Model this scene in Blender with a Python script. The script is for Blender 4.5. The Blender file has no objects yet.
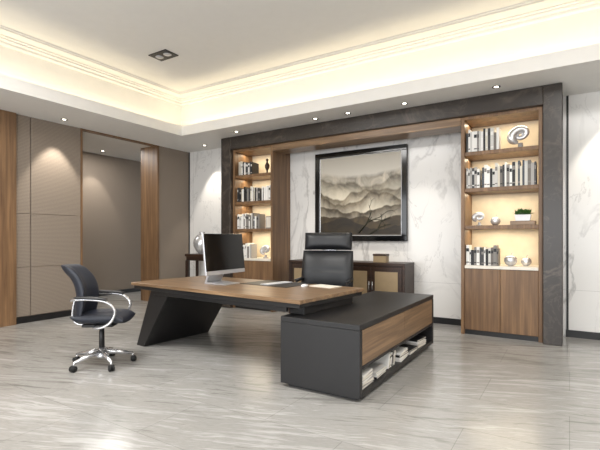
import bpy, bmesh, math, random
from mathutils import Vector, Matrix
random.seed(7)
scene=bpy.context.scene
COL=scene.collection
scene.view_settings.view_transform='Standard'

# ---------------------------------------------------------------- materials
def hexc(r,g,b):
    f=lambda c:((c/255)/12.92 if c/255<=.04045 else ((c/255+.055)/1.055)**2.4)
    return (f(r),f(g),f(b),1)
def base(name,col=(200,200,200),rough=.5,metal=0,spec=.5):
    m=bpy.data.materials.new(name); m.use_nodes=True
    nt=m.node_tree; b=nt.nodes['Principled BSDF']
    b.inputs['Base Color'].default_value=hexc(*col)
    b.inputs['Roughness'].default_value=rough
    b.inputs['Metallic'].default_value=metal
    b.inputs['Specular IOR Level'].default_value=spec
    return m,nt,b
def coords(nt,scale=(1,1,1),rot=(0,0,0),loc=(0,0,0)):
    tc=nt.nodes.new('ShaderNodeTexCoord'); mp=nt.nodes.new('ShaderNodeMapping')
    nt.links.new(tc.outputs['Object'],mp.inputs['Vector'])
    mp.inputs['Scale'].default_value=scale; mp.inputs['Rotation'].default_value=rot; mp.inputs['Location'].default_value=loc
    return mp.outputs['Vector']
def noise(nt,vec,scale,detail=4,dist=0,rough=.5):
    n=nt.nodes.new('ShaderNodeTexNoise'); n.inputs['Scale'].default_value=scale
    n.inputs['Detail'].default_value=detail; n.inputs['Distortion'].default_value=dist
    n.inputs['Roughness'].default_value=rough
    nt.links.new(vec,n.inputs['Vector']); return n.outputs['Fac']
def ramp(nt,fac,stops):
    r=nt.nodes.new('ShaderNodeValToRGB'); e=r.color_ramp.elements
    while len(e)<len(stops): e.new(.5)
    for i,(p,c) in enumerate(stops):
        e[i].position=p; e[i].color=c
    nt.links.new(fac,r.inputs['Fac']); return r.outputs['Color']
def math_(nt,op,a,b=None,clamp=False):
    n=nt.nodes.new('ShaderNodeMath'); n.operation=op; n.use_clamp=clamp
    for i,v in enumerate((a,b)):
        if v is None: continue
        if isinstance(v,(int,float)): n.inputs[i].default_value=v
        else: nt.links.new(v,n.inputs[i])
    return n.outputs[0]
def mixc(nt,fac,a,b,mode='MIX'):
    n=nt.nodes.new('ShaderNodeMix'); n.data_type='RGBA'; n.blend_type=mode
    for idx,v in ((0,fac),(6,a),(7,b)):
        if isinstance(v,(int,float,tuple)): n.inputs[idx].default_value=v
        else: nt.links.new(v,n.inputs[idx])
    return n.outputs[2]
def bump(nt,b,h,strength=.1,dist=.01):
    n=nt.nodes.new('ShaderNodeBump'); n.inputs['Strength'].default_value=strength; n.inputs['Distance'].default_value=dist
    nt.links.new(h,n.inputs['Height']); nt.links.new(n.outputs[0],b.inputs['Normal'])
def plain(name,col,rough=.5,metal=0,var=.06,spec=.5):
    m,nt,b=base(name,col,rough,metal,spec)
    v=coords(nt); f=noise(nt,v,9,3)
    c=hexc(*col); d=tuple(x*(1-var) for x in c[:3])+(1,); e=tuple(min(1,x*(1+var)) for x in c[:3])+(1,)
    nt.links.new(ramp(nt,f,[(.3,d),(.7,e)]),b.inputs['Base Color']); return m
def wood(name,c1,c2,axis='z',rough=.42):
    m,nt,b=base(name,c1,rough)
    s=[16,16,16]; s['xyz'.index(axis)]=.9
    v=coords(nt,tuple(s)); f=noise(nt,v,1.0,6,.5,.6)
    s2=[60,60,60]; s2['xyz'.index(axis)]=1.5
    g=noise(nt,coords(nt,tuple(s2)),1.0,3)
    col=ramp(nt,f,[(.3,hexc(*c1)),(.52,hexc(*[(a+b_)//2 for a,b_ in zip(c1,c2)])),(.72,hexc(*c2))])
    dk=ramp(nt,g,[(.3,(.76,.76,.76,1)),(.6,(1,1,1,1))])
    nt.links.new(mixc(nt,1.0,col,dk,'MULTIPLY'),b.inputs['Base Color'])
    bump(nt,b,g,.05); return m
def marble(name,basec,veinc,scale=.7,width=12,rough=.2,rot=(0.3,.5,.4),strength=.8,scl=(1,1,1),joint=None):
    m,nt,b=base(name,basec,rough)
    v=coords(nt,scl,rot)
    f=noise(nt,v,scale,6,.9,.55)
    a=math_(nt,'ABSOLUTE',math_(nt,'SUBTRACT',f,.5)); a=math_(nt,'MULTIPLY',a,width,True)
    f2=noise(nt,v,scale*2.1,5,1.2,.6)
    a2=math_(nt,'ABSOLUTE',math_(nt,'SUBTRACT',f2,.45)); a2=math_(nt,'MULTIPLY',a2,width*1.8,True)
    cloud=noise(nt,v,scale*1.5,3)
    cl=math_(nt,'MULTIPLY',math_(nt,'SUBTRACT',cloud,.38),4,True)
    vm=math_(nt,'MULTIPLY',math_(nt,'SUBTRACT',1.0,a),strength); vm=math_(nt,'MULTIPLY',vm,cl)
    cl2=math_(nt,'SUBTRACT',1.0,cl)
    vm2=math_(nt,'MULTIPLY',math_(nt,'SUBTRACT',1.0,a2),strength*.6); vm2=math_(nt,'MULTIPLY',vm2,cl2)
    vv=math_(nt,'ADD',vm,vm2,True)
    col=mixc(nt,vv,hexc(*basec),hexc(*veinc))
    if joint:
        sp=nt.nodes.new('ShaderNodeSeparateXYZ'); nt.links.new(coords(nt),sp.inputs[0])
        def line(o,per,off):
            q=math_(nt,'ADD',math_(nt,'DIVIDE',o,per),off+50); q=math_(nt,'FRACT',q)
            return math_(nt,'LESS_THAN',q,.005/per)
        j=math_(nt,'MAXIMUM',line(sp.outputs['X'],joint[0],joint[2]),line(sp.outputs['Z'],joint[1],joint[3]))
        col=mixc(nt,math_(nt,'MULTIPLY',j,.35),col,hexc(110,108,106))
    nt.links.new(col,b.inputs['Base Color']); return m
def emis(name,col,strength):
    m,nt,b=base(name,col,.5); b.inputs['Emission Color'].default_value=hexc(*col); b.inputs['Emission Strength'].default_value=strength; return m

WALN=wood('walnut_vertical',(98,72,50),(150,116,82),'z')
WALX=wood('walnut_grain_along_x',(106,82,60),(162,132,100),'x',.3)
WALY=wood('walnut_grain_along_y',(102,80,60),(156,126,96),'y')
BLK=plain('black_lacquer',(28,27,28),.4)
LEATH=plain('black_leather',(24,25,28),.42)
DKFAB=plain('dark_navy_upholstery',(30,34,45),.5)
CHROME=plain('chrome',(222,222,225),.2,.85)
SILV=plain('brushed_silver',(215,215,216),.25,.65)
BRONZE=plain('dark_bronze',(70,60,52),.3,.6)
ALU=plain('aluminium_casing',(205,206,210),.3,.6)
WHITE=plain('white_paint',(226,224,220),.6)
WPLAS=plain('white_enamel',(225,226,228),.25)
CREAM=plain('cream_back_panel',(218,204,180),.6)
STONELT=plain('light_stone',(226,220,208),.3)
DARKM=plain('dark_trim',(20,19,20),.4)
BLKGL=plain('black_glass',(10,11,12),.1)
RUB=plain('black_rubber',(20,20,20),.7)
GREEN=plain('leaf_green',(56,98,36),.5,0,.3)
GOLD=plain('beige_fabric_panel',(150,130,100),.5)
DWOOD=wood('dark_wood',(40,26,18),(68,44,30),'x')
PAPER=plain('paper_pages',(224,218,206),.8)
CEILM=plain('ceiling_paint',(228,226,222),.7,0,.01)
STONE=marble('dark_grey_stone',(54,48,44),(106,96,86),1.6,26,.3,(.2,.9,.3),.5)
MARB=marble('white_marble',(230,228,225),(160,157,155),.9,38,.2,(.2,.8,.3),.65,(1,1,.5),(1.55,6,.37,.9))
LEDM=emis('led_lens',(255,244,224),9)

def fabric(name,c1,c2):
    m,nt,b=base(name,c1,.85,0,.2)
    w=nt.nodes.new('ShaderNodeTexWave'); w.wave_type='BANDS'; w.bands_direction='Z'
    w.inputs['Scale'].default_value=15; w.inputs['Distortion'].default_value=.4; w.inputs['Detail'].default_value=1
    nt.links.new(coords(nt),w.inputs['Vector'])
    g=noise(nt,coords(nt,(60,60,60)),1,2)
    k=math_(nt,'ADD',math_(nt,'MULTIPLY',w.outputs['Fac'],.6),math_(nt,'MULTIPLY',g,.4))
    nt.links.new(ramp(nt,k,[(.2,hexc(*c1)),(.8,hexc(*c2))]),b.inputs['Base Color']); return m
FAB=fabric('taupe_textile_wallcovering',(123,112,101),(147,135,123))

def floor_mat():
    m,nt,b=base('grey_veined_stone_floor',(180,178,174),.19)
    a=math.radians(-20)
    tc=nt.nodes.new('ShaderNodeTexCoord')
    wn_=nt.nodes.new('ShaderNodeTexNoise'); wn_.inputs['Scale'].default_value=1.1; wn_.inputs['Detail'].default_value=3
    nt.links.new(tc.outputs['Object'],wn_.inputs['Vector'])
    vm=nt.nodes.new('ShaderNodeVectorMath'); vm.operation='SCALE'; vm.inputs['Scale'].default_value=.20; nt.links.new(wn_.outputs['Color'],vm.inputs[0])
    va=nt.nodes.new('ShaderNodeVectorMath'); va.operation='ADD'; nt.links.new(tc.outputs['Object'],va.inputs[0]); nt.links.new(vm.outputs[0],va.inputs[1])
    def mp_(sc,loc=(0,0,0)):
        r=nt.nodes.new('ShaderNodeVectorRotate'); r.rotation_type='Z_AXIS'; r.inputs['Angle'].default_value=a; nt.links.new(va.outputs[0],r.inputs['Vector'])
        mp=nt.nodes.new('ShaderNodeMapping'); mp.inputs['Scale'].default_value=sc; mp.inputs['Location'].default_value=loc; nt.links.new(r.outputs[0],mp.inputs['Vector']); return mp.outputs[0]
    n1=noise(nt,mp_((.13,1,1)),6.5,10,.25,.7)
    n2=noise(nt,mp_((.05,1,1),(3,1,0)),24,6,.15,.7)
    n3=noise(nt,mp_((.4,1,1),(9,1,0)),1.0,3,.4)
    k=math_(nt,'ADD',math_(nt,'ADD',math_(nt,'MULTIPLY',n1,.36),math_(nt,'MULTIPLY',n2,.42)),math_(nt,'MULTIPLY',n3,.22))
    c=ramp(nt,k,[(.38,hexc(116,114,110)),(.45,hexc(142,140,136)),(.485,hexc(163,161,157)),(.515,hexc(152,150,146)),(.555,hexc(172,170,167)),(.64,hexc(190,189,186))])
    br=nt.nodes.new('ShaderNodeTexBrick'); nt.links.new(coords(nt,(1,1,1)),br.inputs['Vector'])
    br.offset=.5; br.inputs['Scale'].default_value=1; br.inputs['Brick Width'].default_value=1.2; br.inputs['Row Height'].default_value=.6
    br.inputs['Mortar Size'].default_value=.0025; br.inputs['Mortar Smooth'].default_value=.2
    br.inputs['Color1'].default_value=(.91,.91,.91,1); br.inputs['Color2'].default_value=(1,1,1,1); br.inputs['Mortar'].default_value=(.66,.66,.66,1)
    nt.links.new(mixc(nt,1.0,c,br.outputs['Color'],'MULTIPLY'),b.inputs['Base Color'])
    return m
FLOORM=floor_mat()

def painting_mat():
    m,nt,b=base('misty_mountain_painting',(200,190,170),.5)
    tc=nt.nodes.new('ShaderNodeTexCoord'); sp=nt.nodes.new('ShaderNodeSeparateXYZ'); nt.links.new(tc.outputs['Object'],sp.inputs[0])
    x=sp.outputs['X']; z=sp.outputs['Z']
    col=mixc(nt,math_(nt,'MULTIPLY',math_(nt,'ADD',z,-.3),2.2,True),hexc(212,206,194),hexc(170,163,150))
    layers=[(.36,.30,1.2,16,2.6,(160,152,138)),(.25,.42,1.5,26,3.4,(116,108,94)),(.10,.46,1.4,34,3.4,(92,83,68)),(-.05,.46,1.6,40,3.6,(78,69,54)),(-.20,.44,1.4,50,3.0,(66,57,43)),(-.34,.40,1.2,60,1.2,(54,44,28)),(-.48,.5,1.0,80,.6,(34,27,16))]
    tex=noise(nt,tc.outputs['Object'],3.5,8,1.4,.6)
    tx=math_(nt,'MULTIPLY',math_(nt,'SUBTRACT',tex,.5),.18)
    for i,(h,amp,fr,soft,fd,c) in enumerate(layers):
        cx=nt.nodes.new('ShaderNodeCombineXYZ'); nt.links.new(x,cx.inputs[0]); cx.inputs[1].default_value=i*7.3+11
        n=noise(nt,cx.outputs[0],fr,6,0,.42)
        hh=math_(nt,'ADD',math_(nt,'MULTIPLY',math_(nt,'SUBTRACT',n,.5),amp*1.9),h)
        d=math_(nt,'SUBTRACT',hh,z)
        mask=math_(nt,'MULTIPLY',d,soft,True)
        fade=math_(nt,'MULTIPLY',math_(nt,'ADD',math_(nt,'ADD',d,-.03),tx),fd,True)
        dark=mixc(nt,math_(nt,'MULTIPLY',math_(nt,'SUBTRACT',tex,.3),2.4,True),hexc(*[int(q*.68) for q in c]),hexc(*[min(255,int(q*1.4)) for q in c]))
        lc=mixc(nt,fade,dark,hexc(204,196,178) if i<5 else hexc(104,86,56))
        col=mixc(nt,mask,col,lc)
    nt.links.new(col,b.inputs['Base Color']); return m
PAINT=painting_mat()
TWIG=plain('painted_twig_olive',(40,40,22),.6)

# ---------------------------------------------------------------- mesh builder
class MB:
    def __init__(s): s.bm=bmesh.new(); s.mats=[]
    def _m(s,tmp,mat,smooth=False,mtx=None):
        if mat not in s.mats: s.mats.append(mat)
        i=s.mats.index(mat)
        if mtx is not None: bmesh.ops.transform(tmp,matrix=mtx,verts=tmp.verts)
        bmesh.ops.recalc_face_normals(tmp,faces=tmp.faces)
        for f in tmp.faces: f.material_index=i; f.smooth=smooth
        me=bpy.data.meshes.new('t'); tmp.to_mesh(me); tmp.free(); s.bm.from_mesh(me); bpy.data.meshes.remove(me)
        return s
    def box(s,x0,x1,y0,y1,z0,z1,mat,bev=0,seg=2,mtx=None,smooth=False):
        t=bmesh.new(); bmesh.ops.create_cube(t,size=1)
        for v in t.verts:
            v.co=Vector(((x0+x1)/2+v.co.x*(x1-x0),(y0+y1)/2+v.co.y*(y1-y0),(z0+z1)/2+v.co.z*(z1-z0)))
        if bev: bmesh.ops.bevel(t,geom=t.edges[:],offset=bev,segments=seg,profile=.5,affect='EDGES')
        return s._m(t,mat,smooth,mtx)
    def cyl(s,p0,p1,r0,mat,r1=None,seg=20,smooth=True,mtx=None):
        r1=r0 if r1 is None else r1
        return s.tube([p0,p1],[r0,r1],mat,seg,mtx=mtx,smooth=smooth)
    def tube(s,pts,r,mat,seg=10,closed=False,flat=1.0,mtx=None,smooth=True):
        pts=[Vector(p) for p in pts]; n=len(pts)
        rs=r if isinstance(r,(list,tuple)) else [r]*n
        t=bmesh.new(); rings=[]; up=None
        for i,p in enumerate(pts):
            if closed: d=(pts[(i+1)%n]-pts[i-1])
            else: d=pts[min(i+1,n-1)]-pts[max(i-1,0)]
            d.normalize()
            if up is None:
                up=Vector((0,0,1)) if abs(d.z)<.9 else Vector((0,1,0))
            a=(up-d*up.dot(d)).normalized(); up=a; b=d.cross(a)
            rings.append([t.verts.new(p+(a*math.cos(2*math.pi*k/seg)+b*math.sin(2*math.pi*k/seg)*flat)*rs[i]) for k in range(seg)])
        for i in range(n if closed else n-1):
            A=rings[i];B=rings[(i+1)%n]
            for k in range(seg): t.faces.new((A[k],A[(k+1)%seg],B[(k+1)%seg],B[k]))
        if not closed: t.faces.new(rings[0]); t.faces.new(rings[-1])
        return s._m(t,mat,smooth,mtx)
    def lathe(s,prof,mat,seg=28,c=(0,0,0),smooth=True,mtx=None):
        t=bmesh.new(); rings=[]
        for r,z in prof:
            r=max(r,.0004)
            rings.append([t.verts.new((c[0]+r*math.cos(2*math.pi*k/seg),c[1]+r*math.sin(2*math.pi*k/seg),c[2]+z)) for k in range(seg)])
        for A,B in zip(rings,rings[1:]):
            for k in range(seg): t.faces.new((A[k],A[(k+1)%seg],B[(k+1)%seg],B[k]))
        t.faces.new(rings[0]); t.faces.new(rings[-1])
        return s._m(t,mat,smooth,mtx)
    def prism(s,poly,y0,y1,mat,bev=0,mtx=None):   # poly in x,z extruded along y
        t=bmesh.new(); a=[t.verts.new((x,y0,z)) for x,z in poly]; b=[t.verts.new((x,y1,z)) for x,z in poly]
        n=len(poly); t.faces.new(a); t.faces.new(b[::-1])
        for i in range(n): t.faces.new((a[i],b[i],b[(i+1)%n],a[(i+1)%n]))
        if bev: bmesh.ops.bevel(t,geom=t.edges[:],offset=bev,segments=2,profile=.5,affect='EDGES')
        return s._m(t,mat,False,mtx)
    def pad(s,surf,thick,mat,nu=24,nv=24,pw=5,mod=None,mtx=None):
        t=bmesh.new(); F={};e=1e-3
        def nrm(u,v):
            u0,u1=max(0,u-e),min(1,u+e); v0,v1=max(0,v-e),min(1,v+e)
            return (Vector(surf(u1,v))-Vector(surf(u0,v))).cross(Vector(surf(u,v1))-Vector(surf(u,v0))).normalized()
        for side in (1,-1):
            for i in range(nu+1):
                for j in range(nv+1):
                    u=(1-math.cos(math.pi*i/nu))/2; v=(1-math.cos(math.pi*j/nv))/2
                    k=max(0,(1-abs(2*u-1)**pw)*(1-abs(2*v-1)**pw))**.5
                    if mod: k*=mod(u,v,side)
                    if (i in(0,nu) or j in(0,nv)) and side==-1: F[(side,i,j)]=F[(1,i,j)]; continue
                    F[(side,i,j)]=t.verts.new(Vector(surf(u,v))+nrm(u,v)*k*thick/2*side)
            for i in range(nu):
                for j in range(nv):
                    q=[F[(side,i,j)],F[(side,i+1,j)],F[(side,i+1,j+1)],F[(side,i,j+1)]]
                    try: t.faces.new(q)
                    except ValueError: pass
        return s._m(t,mat,True,mtx)
    def obj(s,name,parent=None,loc=None,rotz=0,**props):
        me=bpy.data.meshes.new(name); s.bm.to_mesh(me); s.bm.free()
        for m in s.mats: me.materials.append(m)
        o=bpy.data.objects.new(name,me); COL.objects.link(o)
        if parent: o.parent=parent
        if loc: o.location=loc
        o.rotation_euler=(0,0,rotz)
        for k,v in props.items(): o[k]=v
        return o
def thing(name,label,cat,loc,rotz=0,group=None):
    o=bpy.data.objects.new(name,None); o.empty_display_size=.1; COL.objects.link(o)
    o.location=loc; o.rotation_euler=(0,0,rotz); o['label']=label; o['category']=cat
    if group: o['group']=group
    return o
def struct(mb,name): return mb.obj(name,kind='structure')
def smoothpath(pts,n=6):
    pts=[Vector(p) for p in pts]; out=[]
    for i in range(len(pts)-1):
        p0=pts[max(i-1,0)];p1=pts[i];p2=pts[i+1];p3=pts[min(i+2,len(pts)-1)]
        for k in range(n):
            t=k/n
            out.append(.5*((2*p1)+(p2-p0)*t+(2*p0-5*p1+4*p2-p3)*t*t+(3*p1-p0-3*p2+p3)*t**3))
    out.append(pts[-1]); return out

# ---------------------------------------------------------------- room shell
XL=-6.9; YB=6.5; ZC=3.1; ZR=3.8
XR=2.6; YF=-3.0
struct(MB().box(-9.2,XR+.1,YF-.1,9,-.1,0,FLOORM),'floor')
struct(MB().box(XL-.5,XR+.1,YB,YB+.12,0,ZC,MARB),'wall_back')
w=MB(); 
w.box(XL-.12,XL-.02,YF,4.12,0,ZC,FAB)
for (y0,y1) in ((YF,.9),(.92,2.6),(3.1,3.30),(3.315,4.09)):
    for (z0,z1) in ((.1,.83),(.838,1.63),(1.638,ZC)):
        if y0>3.2 and y1<3.31: z0,z1=((.1,ZC) if z0==.1 else (0,0))
        if z1: w.box(XL-.02,XL,y0,y1,z0,z1,FAB,.002,1)
w.box(XL-.5,XL,5.70,YB,0,ZC,FAB)
struct(w,'wall_left')
struct(MB().box(-9.1,-8.7,YF,9,0,ZC,FAB),'wall_corridor')
struct(MB().box(-8.7,XL-.5,8.9,9,0,ZC,FAB),'wall_corridor_end')
struct(MB().box(XR,XR+.1,YF,YB,0,ZC,WHITE),'wall_right')
wf=MB(); wf.box(-9.1,XR+.1,YF-.1,YF,0,.25,WHITE).box(-9.1,XR+.1,YF-.1,YF,2.85,ZC,WHITE).box(-9.1,-6.2,YF-.1,YF,.25,2.85,WHITE).box(2.1,XR+.1,YF-.1,YF,.25,2.85,WHITE)
struct(wf,'wall_front')
wn=MB()
for i in range(7):
    x=-6.2+i*8.3/6; wn.box(x-.03,x+.03,YF-.07,YF-.02,.25,2.85,DARKM)
wn.box(-6.2,2.1,YF-.07,YF-.02,.25,.31,DARKM).box(-6.2,2.1,YF-.07,YF-.02,2.79,2.85,DARKM)
struct(wn,'added_window_1')  # unseen opening with mullions, added to bring light in behind the camera
struct(MB().box(XL-.02,XL+.05,2.62,3.09,0,ZC,WALN,.004),'trim_1')
struct(MB().box(XL-.5,XL+.01,5.655,5.70,0,ZC,WALN,.003),'trim_2')
struct(MB().box(XL-.13,XL+.012,4.09,4.12,0,ZC,WALN).box(XL-.1,XL+.012,4.12,5.655,ZC-.02,ZC-.001,WALN),'trim_3')
struct(MB().box(XL-.02,XL+.015,3.1,4.09,0,.09,DARKM).box(XL-.02,XL+.015,YF,2.62,0,.09,DARKM).box(XL,XL+.015,5.70,YB,0,.09,DARKM).box(-8.7,-8.68,YF,8.9,0,.09,DARKM),'baseboard_left')
struct(MB().box(XL,-5.45,YB-.02,YB,0,.09,DARKM).box(-4.29,-1.23,YB-.02,YB,0,.09,DARKM).box(-.04,XR,YB-.02,YB,0,.09,DARKM),'baseboard_back')
struct(MB().box(XL+.002,XL+.02,YB-.018,YB,.09,ZC,DARKM).box(-.035,-.01,YB-.012,YB,.09,ZC,DARKM),'trim_4')
EX,EY=-5.87,5.35; TX,TY=-6.15,5.6; EX2,EY2=1.9,-1.9; TX2,TY2=2.15,-2.15
c=MB()
c.box(-9.2,EX,YF,9,ZC,ZC+.05,CEILM).box(EX,XR+.1,EY,9,ZC,ZC+.05,CEILM).box(EX,XR+.1,YF,EY2,ZC,ZC+.05,CEILM).box(EX2,XR+.1,EY2,EY,ZC,ZC+.05,CEILM)
L=.17
c.box(EX-.035,EX,EY2-.035,EY+.035,ZC+.05,ZC+L,CEILM).box(EX,EX2,EY,EY+.035,ZC+.05,ZC+L,CEILM).box(EX2,EX2+.035,EY2-.035,EY+.035,ZC+.05,ZC+L,CEILM).box(EX,EX2,EY2-.035,EY2,ZC+.05,ZC+L,CEILM)
c.box(TX-.05,TX,TY2,TY,ZC+.05,ZR,CEILM).box(TX-.05,TX2+.05,TY,TY+.05,ZC+.05,ZR,CEILM).box(TX2,TX2+.05,TY2,TY,ZC+.05,ZR,CEILM).box(TX-.05,TX2+.05,TY2-.05,TY2,ZC+.05,ZR,CEILM)
c.box(TX-.05,TX2+.05,TY2-.05,TY+.05,ZR,ZR+.06,CEILM)
struct(c,'ceiling')
def ring(mb,off,wd,z0,z1):
    x0,x1,y0,y1=TX+off,TX2-off,TY2+off,TY-off
    mb.box(x0,x0+wd,y0,y1,z0,z1,CEILM,.006,1).box(x1-wd,x1,y0,y1,z0,z1,CEILM,.006,1).box(x0+wd,x1-wd,y1-wd,y1,z0,z1,CEILM,.006,1).box(x0+wd,x1-wd,y0,y0+wd,z0,z1,CEILM,.006,1)
t=MB(); ring(t,0,.08,ZR-.07,ZR); ring(t,.08,.06,ZR-.04,ZR); ring(t,.14,.04,ZR-.018,ZR); ring(t,.34,.05,ZR-.024,ZR); ring(t,.41,.025,ZR-.016,ZR)
struct(t,'trim_5')

FX0,FX1=-5.42,-.07
s=MB(); s.box(FX0,-5.2,5.88,YB,0,ZC-.005,STONE,.006,1).box(-.27,FX1,5.88,YB,0,ZC-.005,STONE,.006,1).box(-5.2,-.27,5.88,YB,2.87,ZC-.005,STONE,.004,1)
struct(s,'trim_6')
struct(MB().box(-4.3,-1.22,5.94,6.3,2.76,2.87,WALX,.004,1),'trim_7')

# ---------------------------------------------------------------- bookcases
SH=[.905,1.41,1.90,2.38]
def bookcase(x0,x1,label):
    T=thing('built_in_bookcase',label,'bookcase',((x0+x1)/2,6.2,0))
    h=(x1-x0)/2; yf=-.25; yb=.298
    MB().box(-h,-h+.045,yf,yb,0,2.868,WALN,.003,1).box(h-.045,h,yf,yb,0,2.868,WALN,.003,1).box(-h+.045,h-.045,yf,yb,2.83,2.868,WALN).box(-h+.045,h-.045,yf+.03,yb,.0,.06,DARKM).obj('body',T)
    MB().box(-h+.045,h-.045,yb-.03,yb,.9,2.83,CREAM).obj('back_panel',T,label='cream lit back panel')
    MB().box(-h+.045,h-.045,yf+.005,yb-.03,.87,.91,STONELT,.003,1).obj('counter',T,label='pale stone counter slab')
    for z in SH[1:]: MB().box(-h+.046,h-.046,yf+.02,yb-.031,z-.025,z+.025,WALN,.003,1).obj('shelf',T)
    MB().box(-h+.045,h-.045,yf+.05,yb-.03,.06,.87,DARKM).obj('cabinet_carcass',T)
    for sx in (-1,1):
        a,b_=(-h+.047,-.002) if sx<0 else (.002,h-.047)
        MB().box(a,b_,yf+.012,yf+.035,.065,.866,WALN,.003,1).obj('door',T,label='walnut veneer cabinet door')
    return T
bookcase(-5.195,-4.3,'walnut built-in bookcase beside the dark executive chair, warm lit shelves')
bookcase(-1.22,-.275,'walnut built-in bookcase with lit shelves of books and silver ornaments')

# books
PAL=[(226,224,220),(200,198,194),(60,60,62),(30,30,32),(130,126,122),(210,204,190),(168,164,160),(110,104,98),(236,234,230),(64,70,80),(232,230,226)]
BM=[plain('book_cover_%d'%i,c,.5,0,.03) for i,c in enumerate(PAL)]
def book_mesh(w,h,d,cm,bm_):
    m=MB(); t=.003
    m.box(0,t,0,d,0,h,cm).box(w-t,w,0,d,0,h,cm).box(t,w-t,0,t,0,h,cm).box(t,w-t,t,d-.006,.004,h-.004,PAPER)
    if bm_: m.box(t*.6,w-t*.6,-.0006,t*.5,h*.68,h*.84,bm_).box(t*.6,w-t*.6,-.0006,t*.5,h*.12,h*.17,bm_)
    return m
CN={0:'white',1:'light grey',2:'dark grey',3:'black',4:'grey',5:'cream',6:'silver grey',7:'brown grey',8:'white',9:'navy',10:'white'}
def bookrow(x0,x1,z,y,group,hmin=.2,hmax=.3,where='on a walnut shelf'):
    x=x0
    while True:
        w=random.uniform(.018,.04)
        if x+w>x1: break
        i=random.randrange(len(PAL)); h=random.uniform(hmin,hmax)
        bb=random.choice([None,BM[3],BM[0],BM[4]]) 
        o=book_mesh(w-.001,h,random.uniform(.16,.2),BM[i],bb if bb is not BM[i] else None).obj('book',None,(x,y+random.uniform(0,.015),z),
            label='upright %s hardcover book %s'%(CN[i],where),category='book',group=group)
        x+=w+.0008
def lying(x,y,z,n,rot,group,where,w=.22,d=.3):
    for k in range(n):
        th=random.uniform(.014,.028); i=random.choice([0,1,3,5,6,8,2,10])
        m=book_mesh(th,w,d,BM[i],None)
        for v in m.bm.verts:
            xx,yy,zz=v.co; v.co=(zz-w/2,yy-d/2,xx)
        bmesh.ops.recalc_face_normals(m.bm,faces=m.bm.faces)
        m.obj('book',None,(x,y,z),rot+random.uniform(-.08,.08),label='%s book lying flat %s'%(CN[i],where),category='book',group=group)
        z+=th+.0006
    return z
def leaning(x,y,z,n,ang,group):
    for k in range(n):
        w=random.uniform(.014,.03); h=random.uniform(.125,.145); i=random.choice([0,1,2,3,5,6,8,9,10,7])
        o=book_mesh(w,h,.22,BM[i],random.choice([None,BM[3],BM[0]])).obj('book',None,(x,y,z+w*math.sin(ang)),
            label='%s magazine leaning in the low cabinet niche'%CN[i],category='book',group=group)
        o.rotation_euler=(0,ang,math.radians(90))
        y+=w/math.cos(ang)+.0015
bookrow(-1.165,-.76,2.406,6.0,'books on the upper bookcase shelf',.22,.31)
bookrow(-1.165,-.98,1.926,6.0,'books on the second bookcase shelf',.22,.28)
bookrow(-.97,-.33,1.926,6.0,'books on the second bookcase shelf',.24,.32)
bookrow(-1.165,-.75,.911,6.0,'books on the bookcase counter',.2,.27)
bookrow(-5.14,-4.6,1.926,6.0,'books on the shelf of the bookcase by the wall',.2,.27)
bookrow(-4.58,-4.36,1.926,6.0,'books on the shelf of the bookcase by the wall',.22,.27)
bookrow(-5.14,-4.6,1.436,6.0,'books on the lower shelf of the bookcase by the wall',.2,.28)
bookrow(-5.1,-4.78,2.406,6.0,'books on the top shelf of the bookcase by the wall',.18,.26)
bookrow(-5.1,-4.79,.911,6.0,'books on the counter by the wall',.2,.27)

# ornaments
def shell(label,loc,s=1,rotz=0,mat=None,tilt=0,fat=.62,el=1.35):
    mat=mat or SILV
    T=thing('shell_sculpture',label,'sculpture',loc,rotz)
    pts=[];rs=[]; N_=90
    M=Matrix.Translation((0,0,.17*s))@Matrix.Rotation(math.radians(tilt),4,'Y')
    for i in range(N_):
        q=i/(N_-1); a=-.9+q*math.pi*3.6; r=.085*math.exp(-(1-q)*1.6)
        e=1.0 if q<.9 else max(.2,1-((q-.9)/.1)**1.5*.8)
        pts.append(M@Vector((r*math.cos(a)*s*el,.02*s*(1-q),r*math.sin(a)*s))); rs.append(fat*r*s*e)
    MB().tube(pts,rs,mat,20,flat=.9).obj('spiral_body',T)
    MB().lathe([(.0,0),(.06*s,0),(.06*s,.012*s),(.03*s,.02*s),(.025*s,.07*s),(0,.07*s)],mat).obj('foot',T)
    return T
shell('polished silver tilted shell sculpture on the top bookcase shelf',(-.53,6.13,2.406),1.1,.15,tilt=-28,fat=.80)
shell('silver tilted shell sculpture on the counter of the bookcase',(-4.58,6.13,.912),.85,0,tilt=-20,fat=.78)
shell('small rounded silver shell ornament on the bookcase shelf',(-1.02,6.12,1.436),.66,.1,fat=.78,tilt=-10)
T=thing('figurine','slim dark bronze abstract figurine on the top shelf','figurine',(-4.55,6.13,2.406))
MB().lathe([(0,0),(.05,0),(.05,.02),(.015,.03),(.012,.06),(.04,.11),(.045,.15),(.02,.2),(.014,.22),(.026,.245),(.024,.27),(0,.285)],BRONZE).obj('body',T)
def apple(loc,s,label,name='apple_ornament'):
    T=thing(name,label,'ornament',loc)
    MB().lathe([(.0,.004),(.03*s,0),(.06*s,.02*s),(.078*s,.06*s),(.074*s,.1*s),(.05*s,.13*s),(.02*s,.128*s),(.0,.115*s)],SILV).obj('body',T)
    MB().tube(smoothpath([(0,0,.118*s),(.006*s,0,.15*s),(.02*s,0,.175*s)],4),[.004*s]*9,SILV,8).obj('stem',T)
apple((-.64,6.1,.911),1,'polished silver apple ornament on the bookcase counter')
apple((-.47,6.18,.911),.8,'small silver apple ornament on the bookcase counter')
apple((-.82,6.10,1.436),.78,'rounded silver apple ornament on the bookcase shelf')
T=thing('wooden_plinth','small walnut block under the potted plant on the shelf','plinth',(-.5,6.10,1.436))
MB().box(-.14,.14,-.08,.08,0,.05,WALX,.004).obj('block',T)
zt=1.4865
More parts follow.
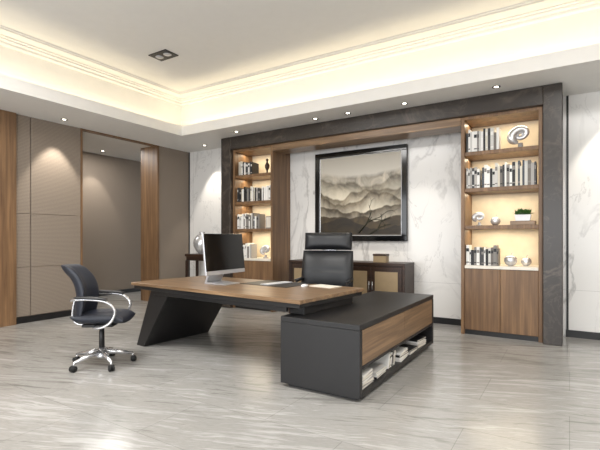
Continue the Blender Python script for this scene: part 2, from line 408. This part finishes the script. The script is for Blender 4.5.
T=thing('potted_plant','leafy green plant in a white rectangular planter on walnut block','plant',(-.5,6.10,zt))
MB().prism([(-.08,0),(.08,0),(.095,.08),(-.095,.08)],-.05,.05,WPLAS,.004).obj('planter',T)
f=MB()
for i in range(150):
    a=random.uniform(0,6.28); e=random.uniform(.35,1.5); l=random.uniform(.05,.10)
    bx=random.uniform(-.07,.07); by=random.uniform(-.03,.03)
    d=Vector((math.cos(a)*math.cos(e),math.sin(a)*math.cos(e),math.sin(e))); p=Vector((bx,by,.07))
    sd=d.cross(Vector((0,0,1))).normalized()*.016
    t_=bmesh.new(); vs=[t_.verts.new(q) for q in (p+d*l*.2,p+d*l*.6+sd,p+d*l,p+d*l*.6-sd)]; t_.faces.new(vs); f._m(t_,GREEN)
f.obj('foliage',T)
T=thing('photo_frame','small silver framed picture on the lower bookcase shelf','picture frame',(-4.47,6.1,1.436))
MB().box(-.09,.09,-.008,.008,0,.22,SILV,.003).obj('frame',T); MB().box(-.07,.07,-.011,-.008,.02,.2,PAPER).obj('picture',T)

# painting
T=thing('framed_painting','misty mountain landscape in a wide black frame on marble wall','painting',(-2.93,YB-.03,1.97))
W,H=.815,.75
m=MB()
def mitre(m,W,H,w,y0,y1,mat):
    m.box(-W,W,y0,y1,H-w,H,mat,.006,2).box(-W,W,y0,y1,-H,-H+w,mat,.006,2).box(-W,-W+w,y0,y1,-H+w,H-w,mat,.006,2).box(W-w,W,y0,y1,-H+w,H-w,mat,.006,2)
mitre(m,W,H,.085,-.035,.028,BLKGL); m.obj('frame',T,label='glossy black frame')
m=MB(); mitre(m,W-.085,H-.085,.014,-.02,.01,SILV); m.obj('inner_border',T,label='thin silver inner border')
m=MB(); m.box(-W+.09,W-.09,-.004,.004,-H+.09,H-.09,PAINT)
random.seed(3)
def br(p,d,l,r,n):
    q=p+d*l; m.tube([(p.x,-.006,p.y),((p.x+q.x)/2+.01,-.006,(p.y+q.y)/2+.01),(q.x,-.006,q.y)],[r,r*.8,r*.4],TWIG,5)
    if n>0:
        for s_ in (-1,1):
            if random.random()<.85:
                a=s_*random.uniform(.25,.7); dd=Vector((d.x*math.cos(a)-d.y*math.sin(a),d.x*math.sin(a)+d.y*math.cos(a))); br(p+d*l*random.uniform(.5,1),dd,l*.7,r*.65,n-1)
br(Vector((.0,-.62)),Vector((.66,.75)),.34,.014,4)
br(Vector((.2,-.64)),Vector((.85,.53)),.24,.011,3)
m.obj('canvas',T)

# credenza
T=thing('credenza','dark wood credenza with beige panel doors under the painting','cabinet',(-3.0,6.22,0))
MB().box(-1.0,1.0,-.23,.23,.86,.9,DWOOD,.004).box(-1.0,-.96,-.22,.22,0,.86,DWOOD,.004).box(.96,1.0,-.22,.22,0,.86,DWOOD,.004).box(-.96,.96,-.2,.22,.24,.27,DWOOD).box(-.96,.96,.2,.22,.27,.86,DWOOD).box(-.96,.96,-.2,.2,.84,.86,DWOOD).obj('body',T)
for i in range(4):
    x0=-.955+i*.4785; D=MB().box(x0,x0+.474,-.215,-.195,.275,.838,DWOOD,.004).obj('door',T)
    MB().box(x0+.06,x0+.414,-.222,-.214,.34,.77,GOLD,.003).obj('panel',D,label='beige padded door panel')
    MB().cyl((x0+(.45 if i%2==0 else .024),-.235,.5),(x0+(.45 if i%2==0 else .024),-.235,.62),.006,CHROME).obj('handle',D,label='slim metal handle')
T=thing('decorative_box','small bronze lidded box on the credenza','box',(-2.42,6.15,.9))
MB().box(-.10,.10,-.07,.07,0,.10,GOLD,.006).obj('body',T); MB().box(-.105,.105,-.075,.075,.10,.13,DWOOD,.006).obj('lid',T)

# side console
T=thing('console_table','dark wood console table in the marble corner','table',(-6.1,6.22,0))
MB().box(-.45,.45,-.17,.17,.90,.95,DWOOD,.004).box(-.43,.43,-.15,.15,.82,.90,DWOOD,.004).obj('top',T)
for sx in(-1,1):
    for sy in(-1,1): MB().box(sx*.42-.025,sx*.42+.025,sy*.14-.02,sy*.14+.02,0,.82,DWOOD,.003).obj('leg',T)
T=thing('round_vase','large rounded silver vase on the dark console table','vase',(-6.22,6.2,.95))
MB().lathe([(0,0),(.06,0),(.065,.01),(.12,.07),(.165,.16),(.17,.23),(.15,.31),(.10,.37),(.055,.40),(.05,.42),(.06,.44),(.05,.44),(.0,.38)],SILV,36).obj('body',T)

# ---------------------------------------------------------------- desk
DR=math.radians(-4.5)
T=thing('executive_desk','walnut topped executive desk with slanted black leg','desk',(-3.07,3.67,0),DR)
MB().box(-1.27,1.22,-.56,.56,.715,.75,WALX,.004,2).obj('desktop',T,label='walnut desktop slab')
MB().box(-1.23,1.20,-.545,.545,.675,.715,BLK,.004).box(-.90,1.04,-.52,-.49,.63,.675,BLK,.003).box(-.2,.9,-.49,.40,.62,.675,BLK,.004).obj('apron',T,label='black apron under the desktop')
MB().prism([(-1.25,0),(-1.10,0),(-.62,.675),(-.96,.675)],-.5,.48,BLK,.006).obj('leg',T,label='slanted black slab leg')
MB().box(1.0,1.16,-.42,.42,.602,.675,DARKM,.003).obj('support_block',T)
T=thing('low_cabinet','black low return cabinet with walnut drawers and open book niche','cabinet',(-1.73,4.07,0))
x0,x1,y0,y1=-.37,.37,-1.05,1.05
MB().box(x0,x1,y0,y1,.555,.60,BLK,.005).box(x0,x1,y0,y0+.05,.03,.555,BLK,.004).box(x0,x1,y1-.05,y1,.03,.555,BLK,.004).box(x0,x0+.04,y0+.05,y1-.05,.03,.555,BLK).box(x0+.04,x1,y0+.05,y1-.05,.03,.07,BLK,.003).box(x0+.04,x1-.005,y0+.05,y1-.05,.245,.27,BLK,.002).box(x0+.04,x0+.3,y0+.05,y1-.05,.27,.555,DARKM).box(x0+.05,x1-.05,y0+.05,y1-.05,0,.03,DARKM).box(.0,.02,y0+.05,y1-.05,.07,.245,DARKM).obj('body',T)
for a,b_ in ((y0+.055,-.002),(.002,y1-.055)):
    MB().box(x1-.03,x1-.002,a,b_,.274,.551,WALY,.003).obj('drawer',T,label='walnut veneer drawer front')
G_='magazines and books in the low cabinet niche'
yy=3.23
for n_ in (5,3,None,4,2,4):
    if n_ is None:
        leaning(-1.40,yy-.12,.0708,7,.30,G_); yy+=.30; continue
    lying(-1.485,yy,.0708,n_,random.uniform(-.06,.06),G_,'in the low cabinet niche',.20,.26); yy+=.305

# ---------------------------------------------------------------- monitor etc
T=thing('desktop_computer','slim all-in-one computer with black screen and aluminium stand','computer',(-3.30,3.66,.75),math.radians(3))
TM=Matrix.Translation((0,0,.3))@Matrix.Rotation(math.radians(-6),4,'Y')@Matrix.Translation((0,0,-.3))
MB().box(-.030,-.004,-.34,.34,.115,.57,ALU,.006,mtx=TM).obj('casing',T,label='aluminium casing with chin')
MB().box(-.004,.002,-.338,.338,.160,.568,BLKGL,.001,mtx=TM).obj('screen',T,label='black glass screen')
MB().box(-.004,-.001,-.338,.338,.117,.159,ALU,mtx=TM).obj('chin',T,label='aluminium chin')
MB().prism([(-.07,.34),(-.035,.34),(-.035,.31),(-.175,.02),(.10,.008),(.10,0),(-.20,0),(-.20,.012)],-.13,.13,ALU,.002).obj('stand',T,label='bent aluminium stand plate')
T=thing('keyboard','slim white keyboard on the desk pad','keyboard',(-2.80,3.95,.7545),math.radians(80))
MB().box(-.2,.2,-.06,.06,0,.008,ALU,.003).obj('body',T)
k=MB()
for r in range(5):
    for q in range(14): k.box(-.192+q*.0275,-.192+q*.0275+.024,-.053+r*.0215,-.053+r*.0215+.018,.008,.011,WPLAS)
k.obj('keys',T)
MB().box(-.34,.34,-.24,.24,0,.004,LEATH,.001).obj('desk_pad',None,(-2.82,3.97,.75),DR,label='black leather desk pad in front of the chair',category='desk pad')
T=thing('computer_mouse','white computer mouse on the desk','mouse',(-2.40,3.9,.75))
MB().lathe([(0,0),(.03,0),(.032,.01),(.025,.022),(0,.028)],WPLAS,mtx=Matrix.Scale(1.7,4,(0,1,0))).obj('body',T)
MB().box(-.15,.15,-.1,.1,0,.006,PAPER,.001).obj('document',None,(-2.22,4.03,.75),-.2,label='white paper document on the desktop',category='paper')

# ---------------------------------------------------------------- chairs
def star(T,R,hub,mleg,z0=.075,fat=1.0):
    B=MB().lathe([(.0,.07),(.05,.07),(.055,.09),(.045,.13),(.032,.17),(.0,.17)],mleg).obj('base',T)
    MB().cyl((0,0,.12),(0,0,hub),.028,DARKM,.024).cyl((0,0,.26),(0,0,hub+.02),.018,CHROME).obj('gas_lift',T)
    for k in range(5):
        a=2*math.pi*k/5+.3; c_,s_=math.cos(a),math.sin(a)
        MB().tube([(c_*.03,s_*.03,.130),(c_*R*.5,s_*R*.5,.115),(c_*R,s_*R,z0+.01)],[.029*fat,.023*fat,.015*fat],mleg,10).obj('leg',B)
        p=Vector((c_*R,s_*R,0)); n=Vector((-s_,c_,0))
        m=MB(); m.cyl((p.x,p.y,.04),(p.x,p.y,z0+.015),.008,CHROME)
        for q in (-1,1):
            o=p+n*q*.014+Vector((c_,s_,0))*.008
            m.cyl((o-n*.009)+Vector((0,0,.03)),(o+n*.009)+Vector((0,0,.03)),.03,RUB)
        m.obj('caster',B,label='twin-wheel black caster')
T=thing('swivel_chair','dark navy padded swivel chair with silver loop arms and chrome base','chair',(-3.98,2.58,0),math.radians(38))
star(T,.29,.40,CHROME)
def seat_s(u,v):
    x=-.22+.49*u; y=(v-.5)*.46*(1-.10*abs(u-.5)); z=.475-.045*max(0,(u-.75)*4)**2*.8+.04*max(0,(.2-u)*5)**2*.4+.025*(2*v-1)**2
    return (x,y,z)
MB().pad(seat_s,.10,DKFAB,mod=lambda u,v,s:1-.10*math.exp(-((u-.5)/.03)**2)).obj('seat',T)
bp=lambda v:(-.205-.02*v-.05*v**2-.10*v**5+.06*math.sin(v*2.8)-.02,.48+.54*v-.02*v**6)
def back_s(u,v):
    x,z=bp(v); wd=.40*(1-.30*max(0,v-.35)**1.5)
    y=(u-.5)*wd; return (x+.09*(2*u-1)**2,y,z)
MB().pad(back_s,.085,DKFAB,pw=3.6,mod=lambda u,v,s:1-.14*math.exp(-((v-.45)/.03)**2)+.25*math.exp(-((v-.9)/.07)**2)).obj('backrest',T)
MB().box(-.16,.14,-.10,.10,.39,.42,DARKM,.01).tube(smoothpath([(-.10,0,.405),(-.23,0,.415),(-.275,0,.5),(-.25,0,.66)],5),.016,CHROME,10,flat=1.8).obj('mechanism',T)
for sy in(-1,1):
    y=sy*.25
    A=MB().tube(smoothpath([(-.22,sy*.17,.67),(-.15,y,.685),(.0,y+sy*.01,.685),(.13,y+sy*.01,.66),(.205,y,.58),(.175,y,.48),(.10,y,.425),(0,sy*.2,.405),(-.02,sy*.08,.405)],6),.013,CHROME,12,flat=1.5).obj('armrest',T,label='silver loop armrest')
    MB().pad(lambda u,v:(-.16+.30*u,y+sy*.008+(v-.5)*.06,.705-.018*u*u),.028,DARKM,12,10).obj('arm_pad',A,label='dark arm pad')
# executive chair
T=thing('executive_chair','high-back black leather office chair with headrest behind the desk','chair',(-2.75,4.95,0),math.radians(-74))
star(T,.32,.42,CHROME)
MB().pad(lambda u,v:(-.25+.54*u,(v-.5)*.56,.50+.02*(2*v-1)**2-.03*max(0,(u-.8)*5)**2),.13,LEATH).obj('seat',T)
def eb(u,v):
    z=.55+.545*v; x=-.26-.09*v+.05*math.sin(v*3.1)*0.6
    return (x+.08*(2*u-1)**2,(u-.5)*(.72-.02*v),z)
MB().pad(eb,.19,LEATH,nv=40,nu=28,pw=4,mod=lambda u,v,s:1-.08*math.exp(-((v-.5)/.03)**2)).obj('backrest',T)
def hb(u,v):
    return (-.33-.03*v+.07*(2*u-1)**2,(u-.5)*.66,1.105+.24*v)
MB().pad(hb,.20,LEATH,pw=3.5).obj('headrest',T)
m=MB()
for sy in(-1,1): m.tube([(-.43,sy*.09,.90),(-.41,sy*.09,1.06),(-.40,sy*.09,1.2)],.014,CHROME,8)
m.box(-.43,-.395,-.1,.1,1.06,1.11,CHROME,.004)
m.obj('headrest_bracket',T,label='chrome headrest bracket')
MB().box(-.16,.16,-.12,.12,.41,.45,DARKM,.01).tube(smoothpath([(-.10,0,.43),(-.28,0,.44),(-.38,0,.56),(-.40,0,.8)],5),.02,DARKM,10,flat=2).obj('mechanism',T)
for sy in(-1,1):
    y=sy*.34
    MB().tube(smoothpath([(-.3,sy*.31,.70),(-.15,y,.70),(.1,y,.695),(.18,y,.63),(.15,y,.52),(.05,sy*.2,.44)],6),.014,DARKM,10).box(-.2,.12,y-.03,y+.03,.705,.73,LEATH,.01,3).obj('armrest',T,label='black armrest with leather pad')

# ---------------------------------------------------------------- lights
def area(name,loc,sx,sy,power,col,rot=(0,0,0)):
    l=bpy.data.lights.new(name,'AREA'); l.shape='RECTANGLE'; l.size=sx; l.size_y=sy; l.energy=power; l.color=col
    o=bpy.data.objects.new(name,l); COL.objects.link(o); o.location=loc; o.rotation_euler=rot; return o
WARM=(1,.84,.56)
up=(math.pi,0,0)
area('cove_light',(TX+.10,1.7,ZC+.07),.06,7.2,21,WARM,up)
area('cove_light',(-2.0,TY-.10,ZC+.07),7.9,.06,25,WARM,up)
area('cove_light',(TX2-.10,1.7,ZC+.07),.06,7.2,16,WARM,up)
area('cove_light',(-2.0,TY2+.10,ZC+.07),7.9,.06,16,WARM,up)
for (cx,wd) in ((-4.747,.76),(-.748,.82)):
    for z in (1.38,1.87,2.35,2.825):
        area('shelf_light',(cx,6.22,z-.004),wd,.10,4.4,(1,.86,.62))
def spot(x,y,z,e,tx=None,ty=None,size=62,col=(1,.93,.82)):
    l=bpy.data.lights.new('downlight_beam','SPOT'); l.energy=e; l.spot_size=math.radians(size); l.spot_blend=.45; l.shadow_soft_size=.03; l.color=col
    o=bpy.data.objects.new('downlight_beam',l); COL.objects.link(o); o.location=(x,y,z-.03)
    d=Vector(((tx or 0),(ty or 0),-1)); o.rotation_euler=d.to_track_quat('-Z','Y').to_euler()
def downlight(x,y,z=ZC,e=60,tx=0,ty=0):
    T=thing('recessed_downlight','small round recessed downlight in the white ceiling','ceiling light',(x,y,z),0,'recessed ceiling downlights')
    MB().lathe([(.026,-.001),(.044,-.006),(.048,-.003),(.048,-.0005),(.026,-.0005)],DARKM).obj('trim_ring',T)
    MB().lathe([(0,-.003),(.025,-.003),(.025,-.001),(0,-.001)],LEDM).obj('lens',T,label='glowing lens')
    if e: spot(x,y,z,e,tx,ty)
downlight(-6.60,3.65,e=110,tx=-.15); downlight(-6.5,1.6,e=40,tx=-.12)
downlight(-6.1,6.15,e=90,ty=.15)
downlight(-4.85,5.65,e=20); downlight(-3.3,5.68,e=60,ty=.2); downlight(-2.75,5.68,e=60,ty=.2); downlight(-1.9,5.68,e=40,ty=.2); downlight(-.75,5.65,e=20)
downlight(.45,6.15,e=80,ty=.15); downlight(-8.3,5.4,e=50,tx=-.2); downlight(-8.3,4.0,e=30,tx=-.2)
area('corridor_fill_light',(-7.9,4.9,ZC-.02),.6,1.6,38,(1,.97,.92))  # added fill to brighten the corridor, not a fixture
T=thing('twin_spotlight','small recessed twin spotlight with dark housing in raised ceiling','ceiling light',(-4.75,4.0,ZR))
MB().box(-.175,.175,-.115,.115,-.012,-.0005,DARKM,.003).obj('housing',T)
for sx in(-1,1): MB().lathe([(0,-.020),(.042,-.020),(.056,-.012),(.0,-.012)],ALU,c=(sx*.08,0,0)).obj('lamp',T)
area('front_fill_light',(-2.0,YF+.15,1.6),8.0,2.5,260,(.96,.98,1),(math.radians(90),0,0))  # added area fill behind the camera, standing in for outdoor light
area('overhead_fill_light',(-3.6,1.4,3.65),2.2,1.6,165,(1,.98,.95))  # added soft overhead fill kept out of view, no ceiling fixture here
area('overhead_fill_light',(.6,2.4,3.65),1.6,1.6,105,(1,.98,.95))  # second added overhead fill, also out of view
wd=bpy.data.worlds.new('World'); scene.world=wd; wd.use_nodes=True
wd.node_tree.nodes['Background'].inputs[0].default_value=(.9,.95,1,1); wd.node_tree.nodes['Background'].inputs[1].default_value=1.0

cd=bpy.data.cameras.new('camera'); cam=bpy.data.objects.new('camera',cd); COL.objects.link(cam)
cd.sensor_width=36; cd.lens=25.68; cd.shift_y=13/600; cam.location=(0,0,1.27); cam.rotation_euler=(math.radians(90),0,math.radians(32.2))
scene.camera=cam
